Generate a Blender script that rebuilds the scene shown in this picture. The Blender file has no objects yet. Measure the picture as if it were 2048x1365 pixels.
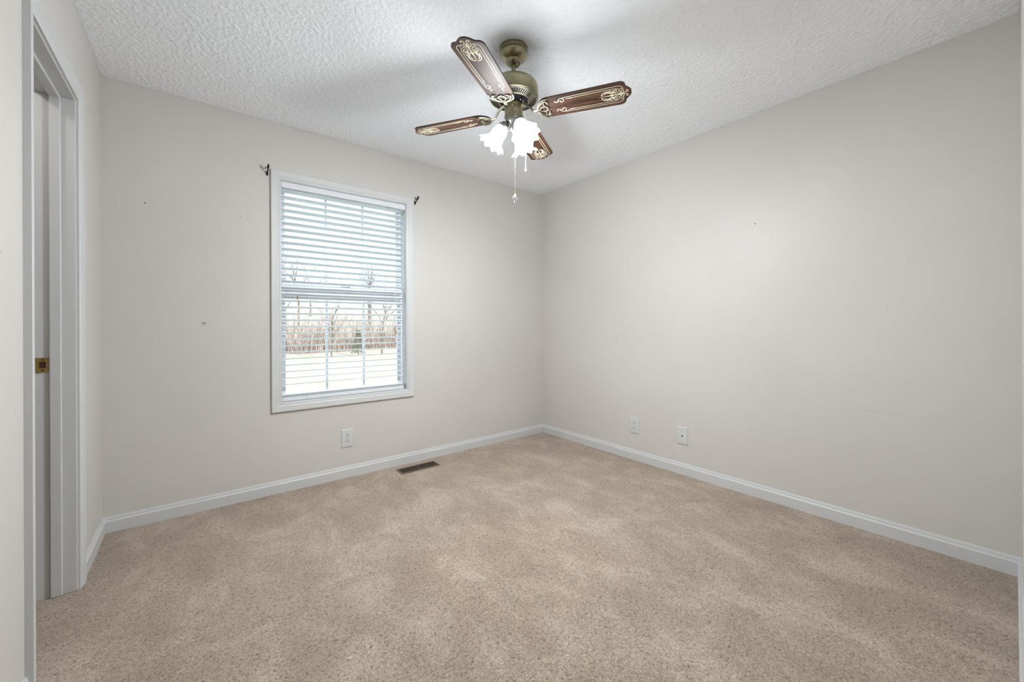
import bpy, math, random
from mathutils import Vector, Matrix
PI = math.pi
R = math.radians
random.seed(7)
scene = bpy.context.scene
col = scene.collection

# ------------------------------------------------------------------ camera
YAW = 38.418
cam_data = bpy.data.cameras.new('camera')
cam_data.sensor_width = 36.0
cam_data.sensor_fit = 'HORIZONTAL'
cam_data.lens = 796.25 * 36.0 / 2048.0
cam_data.shift_y = -31.5 / 2048.0
cam_data.clip_start = 0.005
cam_data.clip_end = 300
cam = bpy.data.objects.new('camera', cam_data)
col.objects.link(cam)
cam.matrix_world = (Matrix.Translation((0, 0, 1.0992)) @ Matrix.Rotation(R(-YAW), 4, 'Z')
                    @ Matrix.Rotation(R(90), 4, 'X') @ Matrix.Rotation(-0.004226, 4, 'Z'))
scene.camera = cam

# ------------------------------------------------------------------ world, sun, exposure
world = bpy.data.worlds.new('world')
scene.world = world
world.use_nodes = True
bg = world.node_tree.nodes['Background']
bg.inputs[0].default_value = (0.74, 0.88, 1.0, 1)
bg.inputs[1].default_value = 2.9
sun_d = bpy.data.lights.new('sun', 'SUN')
sun_d.energy = 6.0
sun_d.angle = R(1.0)
sun_d.color = (1.0, 0.95, 0.86)
sun = bpy.data.objects.new('sun', sun_d)
sun.rotation_euler = (R(52), 0, R(25))        # shines from behind the house onto lawn and trees
col.objects.link(sun)
scene.view_settings.view_transform = 'Standard'
scene.view_settings.look = 'None'
scene.view_settings.gamma = 1.0
scene.view_settings.use_curve_mapping = False
scene.view_settings.exposure = 0.25
scene.cycles.use_denoising = True
scene.cycles.max_bounces = 12
scene.cycles.diffuse_bounces = 8
scene.cycles.transparent_max_bounces = 16
scene.cycles.sample_clamp_indirect = 6.0
scene.cycles.caustics_reflective = False
scene.cycles.caustics_refractive = False
LAMP_W = 10.5          # each bulb of the fan's light kit

# room
XL, XR, YB, YF, H = -0.3937, 2.7936, 3.0149, -0.020, 2.44
WT = 0.114


# ------------------------------------------------------------------ materials
def new_mat(name):
    m = bpy.data.materials.new(name)
    m.use_nodes = True
    return m, m.node_tree, m.node_tree.nodes['Principled BSDF']


def simple(name, color, rough=0.5, metal=0.0, spec=0.5, coat=0.0):
    m, nt, b = new_mat(name)
    b.inputs['Base Color'].default_value = (*color, 1)
    b.inputs['Roughness'].default_value = rough
    b.inputs['Metallic'].default_value = metal
    b.inputs['Specular IOR Level'].default_value = spec
    b.inputs['Coat Weight'].default_value = coat
    return m


def node(nt, kind, **kw):
    n = nt.nodes.new(kind)
    for k, v in kw.items():
        if k.startswith('i_'):
            n.inputs[k[2:]].default_value = v
        else:
            setattr(n, k, v)
    return n


def ramp(nt, stops):
    n = nt.nodes.new('ShaderNodeValToRGB')
    el = n.color_ramp.elements
    while len(el) < len(stops):
        el.new(0.5)
    for e, (p, c) in zip(el, stops):
        e.position = p
        e.color = (*c, 1)
    return n


def mathn(nt, op, a, b=None):
    n = nt.nodes.new('ShaderNodeMath')
    n.operation = op
    for i, v in enumerate((a, b)):
        if v is None:
            continue
        if hasattr(v, 'is_linked') or hasattr(v, 'links'):
            nt.links.new(v, n.inputs[i])
        else:
            n.inputs[i].default_value = v
    return n.outputs[0]


def wall_mat(name, color, marks, ax):
    """eggshell paint with roller texture; marks = nail holes and scuffs at real places on the wall.
    ax: index of the horizontal axis of this wall (0 = x, 1 = y)."""
    m, nt, b = new_mat(name)
    L = nt.links.new
    geo = nt.nodes.new('ShaderNodeNewGeometry')
    sep = nt.nodes.new('ShaderNodeSeparateXYZ')
    L(geo.outputs['Position'], sep.inputs[0])
    a, z = sep.outputs[ax], sep.outputs[2]
    n1 = node(nt, 'ShaderNodeTexNoise', i_Scale=1.7, i_Detail=4.0)
    L(geo.outputs['Position'], n1.inputs['Vector'])
    r1 = ramp(nt, [(0.3, tuple(c * 0.975 for c in color)), (0.7, tuple(min(1, c * 1.02) for c in color))])
    L(n1.outputs['Fac'], r1.inputs[0])
    cur = r1.outputs[0]
    for (ma, mz, wa, wz, slope, strength, mc) in marks:
        da = mathn(nt, 'SUBTRACT', a, ma)
        dz = mathn(nt, 'SUBTRACT', mathn(nt, 'SUBTRACT', z, mz), mathn(nt, 'MULTIPLY', da, slope))
        ea = mathn(nt, 'POWER', mathn(nt, 'ABSOLUTE', mathn(nt, 'DIVIDE', da, wa)), 3.0)
        ez = mathn(nt, 'POWER', mathn(nt, 'ABSOLUTE', mathn(nt, 'DIVIDE', dz, wz)), 3.0)
        s = mathn(nt, 'SUBTRACT', 1.3, mathn(nt, 'ADD', ea, ez))
        cl = nt.nodes.new('ShaderNodeClamp')
        L(s, cl.inputs[0])
        f = mathn(nt, 'MULTIPLY', cl.outputs[0], strength)
        mx = nt.nodes.new('ShaderNodeMixRGB')
        L(f, mx.inputs[0])
        L(cur, mx.inputs[1])
        mx.inputs[2].default_value = (*mc, 1)
        cur = mx.outputs[0]
    L(cur, b.inputs['Base Color'])
    b.inputs['Roughness'].default_value = 0.48
    b.inputs['Specular IOR Level'].default_value = 0.35
    n2 = node(nt, 'ShaderNodeTexNoise', i_Scale=260.0, i_Detail=2.0)
    L(geo.outputs['Position'], n2.inputs['Vector'])
    n3 = node(nt, 'ShaderNodeTexNoise', i_Scale=9.0, i_Detail=2.0)
    L(geo.outputs['Position'], n3.inputs['Vector'])
    add = mathn(nt, 'ADD', mathn(nt, 'MULTIPLY', n2.outputs['Fac'], 0.05), n3.outputs['Fac'])
    bp = node(nt, 'ShaderNodeBump', i_Strength=0.25, i_Distance=0.002)
    L(add, bp.inputs['Height'])
    L(bp.outputs[0], b.inputs['Normal'])
    return m


WALLC = (0.610, 0.588, 0.562)
DARK = (0.08, 0.07, 0.06)
GREYM = (0.30, 0.29, 0.27)
SCUFF = (0.45, 0.42, 0.39)
back_marks = [(-0.222, 1.792, .0028, .005, 0, 1, DARK), (0.017, 1.793, .002, .003, 0, .8, GREYM),
              (0.220, 1.791, .0025, .004, 0, .9, DARK), (0.036, 1.119, .011, .009, 0, .8, GREYM),
              (0.018, 1.335, .004, .002, 0, .5, GREYM), (1.552, 1.779, .003, .003, 0, .7, GREYM),
              (1.829, 1.813, .006, .002, 0, .6, GREYM), (-0.215, 0.33, .035, .003, .2, .25, SCUFF),
              (-0.11, 0.90, .012, .002, .3, .35, SCUFF)]
right_marks = [(1.024, 1.740, .004, .004, 0, 1, DARK), (1.846, 1.750, .006, .003, .2, .8, GREYM),
               (1.887, 1.753, .003, .003, 0, .8, GREYM), (1.306, 1.436, .028, .0015, .05, .4, SCUFF),
               (1.255, 1.435, .003, .003, 0, .7, GREYM), (0.42, 0.635, .105, .0014, .07, .4, SCUFF),
               (0.669, 0.283, .012, .005, .2, .35, SCUFF)]
left_marks = [(1.622, 1.293, .004, .002, .3, .8, GREYM)]
M = {}
M['wall_back'] = wall_mat('greige wall paint with nail holes', WALLC, back_marks, 0)
M['wall_right'] = wall_mat('greige wall paint with scuffs', WALLC, right_marks, 1)
M['wall_left'] = wall_mat('greige wall paint', WALLC, left_marks, 1)
M['trim'] = simple('white semigloss trim paint', (0.595, 0.605, 0.612), 0.38)
M['trim_old'] = simple('white trim paint', (0.68, 0.69, 0.69), 0.42)
M['vinyl'] = simple('white vinyl', (0.80, 0.81, 0.82), 0.35)
M['slat'] = simple('white faux wood slat', (0.72, 0.76, 0.80), 0.4)
M['cord'] = simple('white cord', (0.72, 0.72, 0.70), 0.8)
M['tassel'] = simple('wooden tassel', (0.35, 0.22, 0.12), 0.5)
M['plate'] = simple('white plastic plate', (0.60, 0.615, 0.625), 0.35)
M['slot'] = simple('dark slot', (0.02, 0.02, 0.02), 0.6)
M['screw'] = simple('painted screw', (0.55, 0.56, 0.57), 0.35, 0.4)
M['brass'] = simple('polished brass strike plate', (0.72, 0.52, 0.20), 0.3, 1.0)
M['raw_wood'] = simple('raw wood in latch mortise', (0.07, 0.02, 0.008), 0.9)
M['black_metal'] = simple('black metal', (0.015, 0.013, 0.012), 0.45, 0.6)
M['vent'] = simple('brown metal register', (0.20, 0.15, 0.10), 0.45, 0.5)
M['vent_dark'] = simple('dark duct', (0.006, 0.005, 0.004), 0.9)
M['wood_door'] = simple('closet shelf paint', (0.6, 0.6, 0.6), 0.5)


def antique(name, col_a, col_b, rough):
    m, nt, b = new_mat(name)
    L = nt.links.new
    tc = nt.nodes.new('ShaderNodeTexCoord')
    n = node(nt, 'ShaderNodeTexNoise', i_Scale=18.0, i_Detail=5.0)
    L(tc.outputs['Object'], n.inputs['Vector'])
    r = ramp(nt, [(0.35, col_a), (0.65, col_b)])
    L(n.outputs['Fac'], r.inputs[0])
    L(r.outputs[0], b.inputs['Base Color'])
    b.inputs['Metallic'].default_value = 1.0
    b.inputs['Roughness'].default_value = rough
    return m


M['antique'] = antique('antique brass', (0.25, 0.225, 0.14), (0.33, 0.30, 0.19), 0.30)
M['antique_light'] = antique('polished antique brass', (0.18, 0.165, 0.115), (0.28, 0.26, 0.19), 0.35)
M['pewter'] = antique('antique pewter', (0.28, 0.27, 0.26), (0.40, 0.39, 0.37), 0.28)
M['fly'] = simple('blue black rotor paint', (0.012, 0.014, 0.022), 0.25, 0.3)
M['chain'] = simple('bead chain', (0.50, 0.48, 0.42), 0.3, 1.0)
M['white_string'] = simple('white string', (0.85, 0.85, 0.82), 0.7)

# walnut blades
m, nt, b = new_mat('glossy walnut veneer')
L = nt.links.new
tc = nt.nodes.new('ShaderNodeTexCoord')
oi = nt.nodes.new('ShaderNodeObjectInfo')
mp = nt.nodes.new('ShaderNodeMapping')
L(tc.outputs['Object'], mp.inputs['Vector'])
mp.inputs['Scale'].default_value = (2.6, 34.0, 10.0)
vm = nt.nodes.new('ShaderNodeVectorMath'); vm.operation = 'ADD'
cx = nt.nodes.new('ShaderNodeCombineXYZ')
L(mathn(nt, 'MULTIPLY', oi.outputs['Random'], 37.0), cx.inputs[0])
L(mathn(nt, 'MULTIPLY', oi.outputs['Random'], 91.0), cx.inputs[1])
L(mp.outputs[0], vm.inputs[0]); L(cx.outputs[0], vm.inputs[1])
n1 = node(nt, 'ShaderNodeTexNoise', i_Scale=1.0, i_Detail=7.0, i_Roughness=0.6, i_Distortion=0.7)
L(vm.outputs[0], n1.inputs['Vector'])
r1 = ramp(nt, [(0.30, (0.010, 0.005, 0.003)), (0.44, (0.034, 0.014, 0.008)), (0.56, (0.064, 0.027, 0.014)), (0.72, (0.12, 0.054, 0.027))])
L(n1.outputs['Fac'], r1.inputs[0])
L(r1.outputs[0], b.inputs['Base Color'])
b.inputs['Roughness'].default_value = 0.5
b.inputs['Specular IOR Level'].default_value = 0.3
M['walnut'] = m
M['edge'] = simple('dark blade edge', (0.02, 0.013, 0.010), 0.4)
M['inlay'] = simple('pale gold printed scrollwork', (0.70, 0.67, 0.50), 0.4)

# carpet
m, nt, b = new_mat('beige cut pile carpet')
L = nt.links.new
geo = nt.nodes.new('ShaderNodeNewGeometry')
big = node(nt, 'ShaderNodeTexNoise', i_Scale=2.8, i_Detail=6.0, i_Roughness=0.68, i_Distortion=0.5)
mpb = nt.nodes.new('ShaderNodeMapping')
mpb.inputs['Rotation'].default_value = (0, 0, R(35))
mpb.inputs['Scale'].default_value = (1.5, 1.0, 1)
L(geo.outputs['Position'], mpb.inputs['Vector']); L(mpb.outputs[0], big.inputs['Vector'])
rb = ramp(nt, [(0.36, (0.375, 0.293, 0.222)), (0.47, (0.418, 0.331, 0.253)), (0.53, (0.450, 0.359, 0.277)), (0.62, (0.530, 0.432, 0.343))])
L(big.outputs['Fac'], rb.inputs[0])
tuft = node(nt, 'ShaderNodeTexNoise', i_Scale=115.0, i_Detail=4.0, i_Roughness=0.65, i_Distortion=1.2)
L(geo.outputs['Position'], tuft.inputs['Vector'])
rt = ramp(nt, [(0.35, (0.30, 0.27, 0.25)), (0.45, (0.86, 0.84, 0.82)), (0.55, (1.06, 1.06, 1.06)), (0.68, (1.30, 1.30, 1.30))])
L(tuft.outputs['Fac'], rt.inputs[0])
mul = nt.nodes.new('ShaderNodeMixRGB'); mul.blend_type = 'MULTIPLY'; mul.inputs[0].default_value = 0.9
L(rb.outputs[0], mul.inputs[1]); L(rt.outputs[0], mul.inputs[2])
L(mul.outputs[0], b.inputs['Base Color'])
b.inputs['Roughness'].default_value = 0.95
b.inputs['Specular IOR Level'].default_value = 0.1
b.inputs['Sheen Weight'].default_value = 0.25
bp = node(nt, 'ShaderNodeBump', i_Strength=1.0, i_Distance=0.008)
L(tuft.outputs['Fac'], bp.inputs['Height']); L(bp.outputs[0], b.inputs['Normal'])
M['carpet'] = m

# popcorn ceiling
m, nt, b = new_mat('white popcorn ceiling')
L = nt.links.new
geo = nt.nodes.new('ShaderNodeNewGeometry')
pop = node(nt, 'ShaderNodeTexNoise', i_Scale=105.0, i_Detail=3.0, i_Roughness=0.6)
L(geo.outputs['Position'], pop.inputs['Vector'])
rp = ramp(nt, [(0.42, (0, 0, 0)), (0.62, (1, 1, 1))])
L(pop.outputs['Fac'], rp.inputs[0])
b.inputs['Base Color'].default_value = (0.86, 0.89, 0.93, 1)
b.inputs['Roughness'].default_value = 0.9
b.inputs['Specular IOR Level'].default_value = 0.2
bp = node(nt, 'ShaderNodeBump', i_Strength=0.25, i_Distance=0.003)
L(rp.outputs[0], bp.inputs['Height']); L(bp.outputs[0], b.inputs['Normal'])
M['ceiling'] = m

# frosted lit glass
m, nt, b = new_mat('frosted white glass, lit')
b.inputs['Base Color'].default_value = (0.93, 0.95, 0.96, 1)
b.inputs['Roughness'].default_value = 0.35
b.inputs['Emission Color'].default_value = (0.90, 0.965, 1.0, 1)
b.inputs['Emission Strength'].default_value = 14.0
M['shade'] = m
m, nt, b = new_mat('lit bulb')
b.inputs['Emission Color'].default_value = (1.0, 0.98, 0.95, 1)
b.inputs['Emission Strength'].default_value = 8
M['bulb'] = m
m, nt, b = new_mat('added fill light glow')  # glow of the fill light added out of view behind the left doorway
b.inputs['Emission Color'].default_value = (1.0, 0.97, 0.92, 1)
b.inputs['Emission Strength'].default_value = 38
M['bowl'] = m
m, nt, b = new_mat('cut crystal')
b.inputs['Base Color'].default_value = (0.97, 0.98, 1, 1)
b.inputs['Roughness'].default_value = 0.02
b.inputs['Transmission Weight'].default_value = 1.0
b.inputs['IOR'].default_value = 1.55
M['crystal'] = m
# window pane: mostly clear with a faint mirror
m = bpy.data.materials.new('window glass'); m.use_nodes = True
nt = m.node_tree; nt.nodes.clear(); L = nt.links.new
out = nt.nodes.new('ShaderNodeOutputMaterial')
tr = nt.nodes.new('ShaderNodeBsdfTransparent'); tr.inputs[0].default_value = (0.95, 0.97, 0.98, 1)
gl = nt.nodes.new('ShaderNodeBsdfGlossy'); gl.inputs['Roughness'].default_value = 0.02
mx = nt.nodes.new('ShaderNodeMixShader'); mx.inputs[0].default_value = 0.05
L(tr.outputs[0], mx.inputs[1]); L(gl.outputs[0], mx.inputs[2]); L(mx.outputs[0], out.inputs[0])
M['glass'] = m
# outdoors
def noisy(name, a, bb, scale, rough=0.9):
    m, nt, b = new_mat(name)
    geo = nt.nodes.new('ShaderNodeNewGeometry')
    n = node(nt, 'ShaderNodeTexNoise', i_Scale=scale, i_Detail=6.0)
    nt.links.new(geo.outputs['Position'], n.inputs['Vector'])
    r = ramp(nt, [(0.35, a), (0.65, bb)])
    nt.links.new(n.outputs['Fac'], r.inputs[0])
    nt.links.new(r.outputs[0], b.inputs['Base Color'])
    b.inputs['Roughness'].default_value = rough
    return m
M['lawn'] = noisy('winter lawn', (0.27, 0.27, 0.17), (0.34, 0.335, 0.23), 1.5)
M['litter'] = noisy('leaf litter', (0.30, 0.235, 0.19), (0.40, 0.32, 0.265), 2.5)
M['bark'] = noisy('grey brown bark', (0.10, 0.08, 0.065), (0.18, 0.145, 0.12), 6.0)
M['twig'] = noisy('tan twigs', (0.30, 0.225, 0.19), (0.48, 0.38, 0.325), 0.7)
M['evergreen'] = noisy('cedar green', (0.07, 0.085, 0.055), (0.13, 0.15, 0.09), 5.0)
M['siding'] = simple('exterior siding', (0.6, 0.6, 0.58), 0.7)


# ------------------------------------------------------------------ mesh building
class MB:
    def __init__(self):
        self.v, self.f, self.mi = [], [], []

    def quad(self, idx, mi=0):
        self.f.append(tuple(idx)); self.mi.append(mi)

    def box(self, lo, hi, bev=0.0, mi=0, mat=None):
        x0, y0, z0 = lo; x1, y1, z1 = hi
        if bev <= 0:
            pts = [(x, y, z) for x in (x0, x1) for y in (y0, y1) for z in (z0, z1)]
            b = len(self.v)
            self._add(pts, mat)
            for q in ((0, 1, 3, 2), (4, 6, 7, 5), (0, 4, 5, 1), (2, 3, 7, 6), (0, 2, 6, 4), (1, 5, 7, 3)):
                self.quad([b + i for i in q], mi)
            return
        b = len(self.v); c = bev
        pts = []
        for sx in (0, 1):
            for sy in (0, 1):
                for sz in (0, 1):
                    X = (x0, x1)[sx]; Y = (y0, y1)[sy]; Z = (z0, z1)[sz]
                    dx = c * (1 - 2 * sx); dy = c * (1 - 2 * sy); dz = c * (1 - 2 * sz)
                    pts += [(X, Y + dy, Z + dz), (X + dx, Y, Z + dz), (X + dx, Y + dy, Z)]
        self._add(pts, mat)
        P = lambda sx, sy, sz, k: b + (sx * 4 + sy * 2 + sz) * 3 + k
        for s in (0, 1):
            o = [(0, 0), (1, 0), (1, 1), (0, 1)]
            self.quad([P(s, a, d, 0) for a, d in o], mi)
            self.quad([P(a, s, d, 1) for a, d in o], mi)
            self.quad([P(a, d, s, 2) for a, d in o], mi)
        for s in (0, 1):
            for t in (0, 1):
                self.quad([P(s, t, 0, 0), P(s, t, 1, 0), P(s, t, 1, 1), P(s, t, 0, 1)], mi)
                self.quad([P(s, 0, t, 0), P(s, 1, t, 0), P(s, 1, t, 2), P(s, 0, t, 2)], mi)
                self.quad([P(0, s, t, 1), P(1, s, t, 1), P(1, s, t, 2), P(0, s, t, 2)], mi)
        for sx in (0, 1):
            for sy in (0, 1):
                for sz in (0, 1):
                    self.quad([P(sx, sy, sz, k) for k in range(3)], mi)

    def _add(self, pts, mat=None):
        for p in pts:
            self.v.append(tuple(mat @ Vector(p)) if mat is not None else tuple(p))

    def lathe(self, prof, seg=48, mat=None, mi=0, fn=None, cap=False):
        """prof = [(r, z)...]; fn(angle, i) -> radius factor"""
        b = len(self.v)
        for i, (r, z) in enumerate(prof):
            for k in range(seg):
                a = 2 * PI * k / seg
                rr, zz = (r, z) if fn is None else fn(a, i, r, z)
                self._add([(rr * math.cos(a), rr * math.sin(a), zz)], mat)
        for i in range(len(prof) - 1):
            for k in range(seg):
                k2 = (k + 1) % seg
                self.quad([b + i * seg + k, b + i * seg + k2, b + (i + 1) * seg + k2, b + (i + 1) * seg + k], mi)
        if cap:
            self.quad([b + k for k in range(seg)][::-1], mi)
            e = b + (len(prof) - 1) * seg
            self.quad([e + k for k in range(seg)], mi)

    def tube(self, pts, rad, seg=10, mat=None, mi=0, flat=None):
        """sweep of a circle (or ellipse when flat=(a,b) factors) along pts"""
        pts = [Vector(p) for p in pts]
        n = len(pts)
        rads = rad if isinstance(rad, (list, tuple)) else [rad] * n
        b = len(self.v)
        up = Vector((0, 0, 1))
        for i, p in enumerate(pts):
            d = (pts[min(i + 1, n - 1)] - pts[max(i - 1, 0)])
            d.normalize()
            if abs(d.dot(up)) > 0.98:
                s = Vector((1, 0, 0))
            else:
                s = d.cross(up).normalized()
            t = s.cross(d).normalized()
            fa, fb = flat or (1, 1)
            for k in range(seg):
                a = 2 * PI * k / seg
                q = p + s * math.cos(a) * rads[i] * fa + t * math.sin(a) * rads[i] * fb
                self._add([q], mat)
        for i in range(n - 1):
            for k in range(seg):
                k2 = (k + 1) % seg
                self.quad([b + i * seg + k, b + i * seg + k2, b + (i + 1) * seg + k2, b + (i + 1) * seg + k], mi)
        self.quad([b + k for k in range(seg)][::-1], mi)
        e = b + (n - 1) * seg
        self.quad([e + k for k in range(seg)], mi)

    def prism(self, outline, z0, z1, mat=None, mi=0, mi_side=None):
        n = len(outline); b = len(self.v)
        self._add([(x, y, z0) for x, y in outline], mat)
        self._add([(x, y, z1) for x, y in outline], mat)
        self.quad([b + k for k in range(n)][::-1], mi)
        self.quad([b + n + k for k in range(n)], mi)
        for k in range(n):
            k2 = (k + 1) % n
            self.quad([b + k, b + k2, b + n + k2, b + n + k], mi if mi_side is None else mi_side)

    def ribbon(self, pts, w, z, mi=0, mat=None, t=0.0004):
        """flat printed line in the xy plane at height z, widths may vary"""
        n = len(pts)
        ws = w if isinstance(w, (list, tuple)) else [w] * n
        b = len(self.v)
        for i in range(n):
            p0 = pts[max(i - 1, 0)]; p1 = pts[min(i + 1, n - 1)]
            dx, dy = p1[0] - p0[0], p1[1] - p0[1]
            l = math.hypot(dx, dy) or 1
            nx, ny = -dy / l * ws[i] / 2, dx / l * ws[i] / 2
            x, y = pts[i]
            self._add([(x + nx, y + ny, z), (x - nx, y - ny, z), (x + nx, y + ny, z + t), (x - nx, y - ny, z + t)], mat)
        for i in range(n - 1):
            o = b + i * 4
            self.quad([o, o + 4, o + 5, o + 1], mi)
            self.quad([o, o + 2, o + 6, o + 4], mi)
            self.quad([o + 1, o + 5, o + 7, o + 3], mi)

    def sphere(self, c, r, seg=8, mi=0, mat=None, sz=1.0):
        prof = []
        rings = max(4, seg // 2)
        for i in range(rings + 1):
            a = -PI / 2 + PI * i / rings
            prof.append((max(1e-5, r * math.cos(a)), r * math.sin(a) * sz))
        T = Matrix.Translation(c)
        self.lathe(prof, seg, (mat @ T) if mat is not None else T, mi)

    def build(self, name, mats, parent=None, smooth=True, angle=35):
        me = bpy.data.meshes.new(name)
        me.from_pydata(self.v, [], self.f)
        if not isinstance(mats, (list, tuple)):
            mats = [mats]
        for mm in mats:
            me.materials.append(mm)
        for p, mi in zip(me.polygons, self.mi):
            p.material_index = mi
        import bmesh
        bm = bmesh.new(); bm.from_mesh(me)
        bmesh.ops.recalc_face_normals(bm, faces=bm.faces)
        bm.to_mesh(me); bm.free()
        if smooth:
            for p in me.polygons:
                p.use_smooth = True
            me.set_sharp_from_angle(angle=R(angle))
        o = bpy.data.objects.new(name, me)
        col.objects.link(o)
        if parent is not None:
            o.parent = parent
        return o


def empty(name, loc=(0, 0, 0), rotz=0.0):
    o = bpy.data.objects.new(name, None)
    o.empty_display_size = 0.05
    o.location = loc; o.rotation_euler = (0, 0, rotz)
    col.objects.link(o)
    return o


def tag(o, label=None, cat=None, group=None, kind=None):
    if label: o['label'] = label
    if cat: o['category'] = cat
    if group: o['group'] = group
    if kind: o['kind'] = kind
    return o


def boxes(name, lst, mat, parent=None, bev=0.0, kind=None):
    mb = MB()
    for lo, hi in lst:
        mb.box(lo, hi, bev)
    o = mb.build(name, mat, parent)
    if kind: o['kind'] = kind
    return o


# ------------------------------------------------------------------ room shell
# window opening and door opening
WX0, WX1, WZ0, WZ1 = 0.438, 1.317, 0.588, 2.072
DY0, DY1, DZ = 1.849, 2.432, 2.046          # clear opening between jambs
JT = 0.018                                   # jamb thickness
HX1 = 0.60                                   # doorway the picture is taken from (front wall)
HALL_Y = -1.6

fl = boxes('floor', [((XL - WT, HALL_Y, -0.10), (XR + WT, YB + WT, 0.0))], M['carpet'], kind='structure')
tag(fl, 'beige cut pile carpet covering the whole bedroom floor')
import numpy as np
cmb = MB()
cmb.box((-1.45, HALL_Y - .12, H + .0002), (XR + WT, YB + WT, H + 0.10))
GRID = .0043                      # sprayed popcorn texture, lumps of a few millimetres
gx = int((XR - XL) / GRID); gy = int((YB - YF) / GRID)
rs_ = np.random.RandomState(4)
hh = rs_.rand(gy + 1, gx + 1)


def blur(a, w):
    for axis in (0, 1):
        o_ = np.zeros_like(a); tot = 0
        for k_ in range(-len(w) + 1, len(w)):
            o_ += np.roll(a, k_, axis) * w[abs(k_)]; tot += w[abs(k_)]
        a = o_ / tot
    return a


hh = blur(hh, [1, .50, .08])
hh = (hh - hh.mean()) / hh.std()
hh = np.clip(hh + .6, 0, 2.4) * .0013
hh[0, :] = hh[-1, :] = 0; hh[:, 0] = hh[:, -1] = 0
X_, Y_ = np.meshgrid(np.linspace(XL, XR, gx + 1), np.linspace(YF, YB, gy + 1))
co = np.stack([X_, Y_, H - hh], -1).reshape(-1, 3)
nb_ = len(cmb.v)
ii = (np.arange(gy)[:, None] * (gx + 1) + np.arange(gx)[None, :]).reshape(-1) + nb_
quads = np.stack([ii, ii + gx + 1, ii + gx + 2, ii + 1], -1)
me_ = bpy.data.meshes.new('ceiling')
allv = np.concatenate([np.array(cmb.v), co]).astype(np.float32)
allf = np.concatenate([np.array(cmb.f), quads]).astype(np.int32)
me_.vertices.add(len(allv)); me_.vertices.foreach_set('co', allv.ravel())
me_.loops.add(len(allf) * 4); me_.loops.foreach_set('vertex_index', allf.ravel())
me_.polygons.add(len(allf)); me_.polygons.foreach_set('loop_start', np.arange(len(allf), dtype=np.int32) * 4)
sm_ = np.ones(len(allf), dtype=bool); sm_[:6] = False
me_.polygons.foreach_set('use_smooth', sm_)
me_.materials.append(M['ceiling'])
me_.update(calc_edges=True); me_.validate()
cl = bpy.data.objects.new('ceiling', me_); col.objects.link(cl); cl['kind'] = 'structure'
tag(cl, 'white popcorn textured ceiling above the bedroom')
wb = boxes('wall_back', [((XL - WT, YB, -0.1), (WX0, YB + WT, H)), ((WX1, YB, -0.1), (XR + WT, YB + WT, H)),
                         ((WX0, YB, -0.1), (WX1, YB + WT, WZ0)), ((WX0, YB, WZ1), (WX1, YB + WT, H))],
           M['wall_back'], kind='structure')
tag(wb, 'greige painted wall with the window')
wr = boxes('wall_right', [((XR, HALL_Y, -0.1), (XR + WT, YB, H))], M['wall_right'], kind='structure')
tag(wr, 'long blank greige wall on the right')
wl = boxes('wall_left', [((XL - WT, HALL_Y, 0), (XL, DY0 - JT, H)), ((XL - WT, DY1 + JT, 0), (XL, YB, H)),
                         ((XL - WT, DY0 - JT, DZ + JT), (XL, DY1 + JT, H))], M['wall_left'], kind='structure')
tag(wl, 'greige wall on the left with the open doorway')
wf = boxes('wall_front', [((HX1, YF - WT, 0), (XR, YF, H)), ((XL, YF - WT, 2.06), (HX1, YF, H))], M['wall_left'], kind='structure')
tag(wf, 'greige wall beside the entrance, seen edge on at the far right')
wh = boxes('wall_hall', [((HX1 + .35, HALL_Y, 0), (HX1 + .47, YF - WT, H)), ((XL - WT, HALL_Y - .12, 0), (HX1 + .47, HALL_Y, H))],
           M['wall_left'], kind='structure')
wc = boxes('wall_closet', [((-1.45, 1.1, 0), (-1.33, YB + WT, H)), ((-1.33, 1.1, 0), (XL - WT, 1.2, H)),
                           ((-1.33, YB, 0), (XL - WT, YB + WT, H))], M['wall_left'], kind='structure')
fc = boxes('floor_closet', [((-1.45, 1.1, -0.10), (XL - WT, YB + WT, 0.0))], M['carpet'], kind='structure')

# baseboards: one moulded profile run along each wall
BP = [(0, 0), (.0125, 0), (.0125, .058), (.0075, .0675), (.0075, .0725), (.0035, .083), (0, .083)]


def baseboard(name, p0, p1, nrm, e0=0.0, e1=0.0):
    """p0,p1 on the wall line, nrm into the room; e0/e1: 1 = inside mitre at that end"""
    d = (Vector(p1) - Vector(p0)).normalized()
    n = Vector(nrm)
    mb = MB()
    pts = []
    for (end, base, s) in ((e0, Vector(p0), 1), (e1, Vector(p1), -1)):
        for t, z in BP:
            q = base + n * t + d * (s * t * end)
            pts.append((q.x, q.y, z))
    mb._add(pts)
    k = len(BP)
    for i in range(k):
        j = (i + 1) % k
        mb.quad([i, j, k + j, k + i])
    mb.quad(list(range(k))); mb.quad([k + i for i in range(k)][::-1])
    o = mb.build(name, M['trim'], smooth=False)
    o['kind'] = 'structure'
    return o


baseboard('baseboard_back', (XL, YB), (XR, YB), (0, -1), 1, 1)
baseboard('baseboard_right', (XR, YB), (XR, YF), (-1, 0), 1, 1)
baseboard('baseboard_left', (XL, 2.495), (XL, YB), (1, 0), 0, 1)
baseboard('baseboard_left_near', (XL, YF), (XL, 1.786), (1, 0), 0, 0)
baseboard('baseboard_front', (HX1 + .10, YF), (XR, YF), (0, 1), 0, 1)


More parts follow.
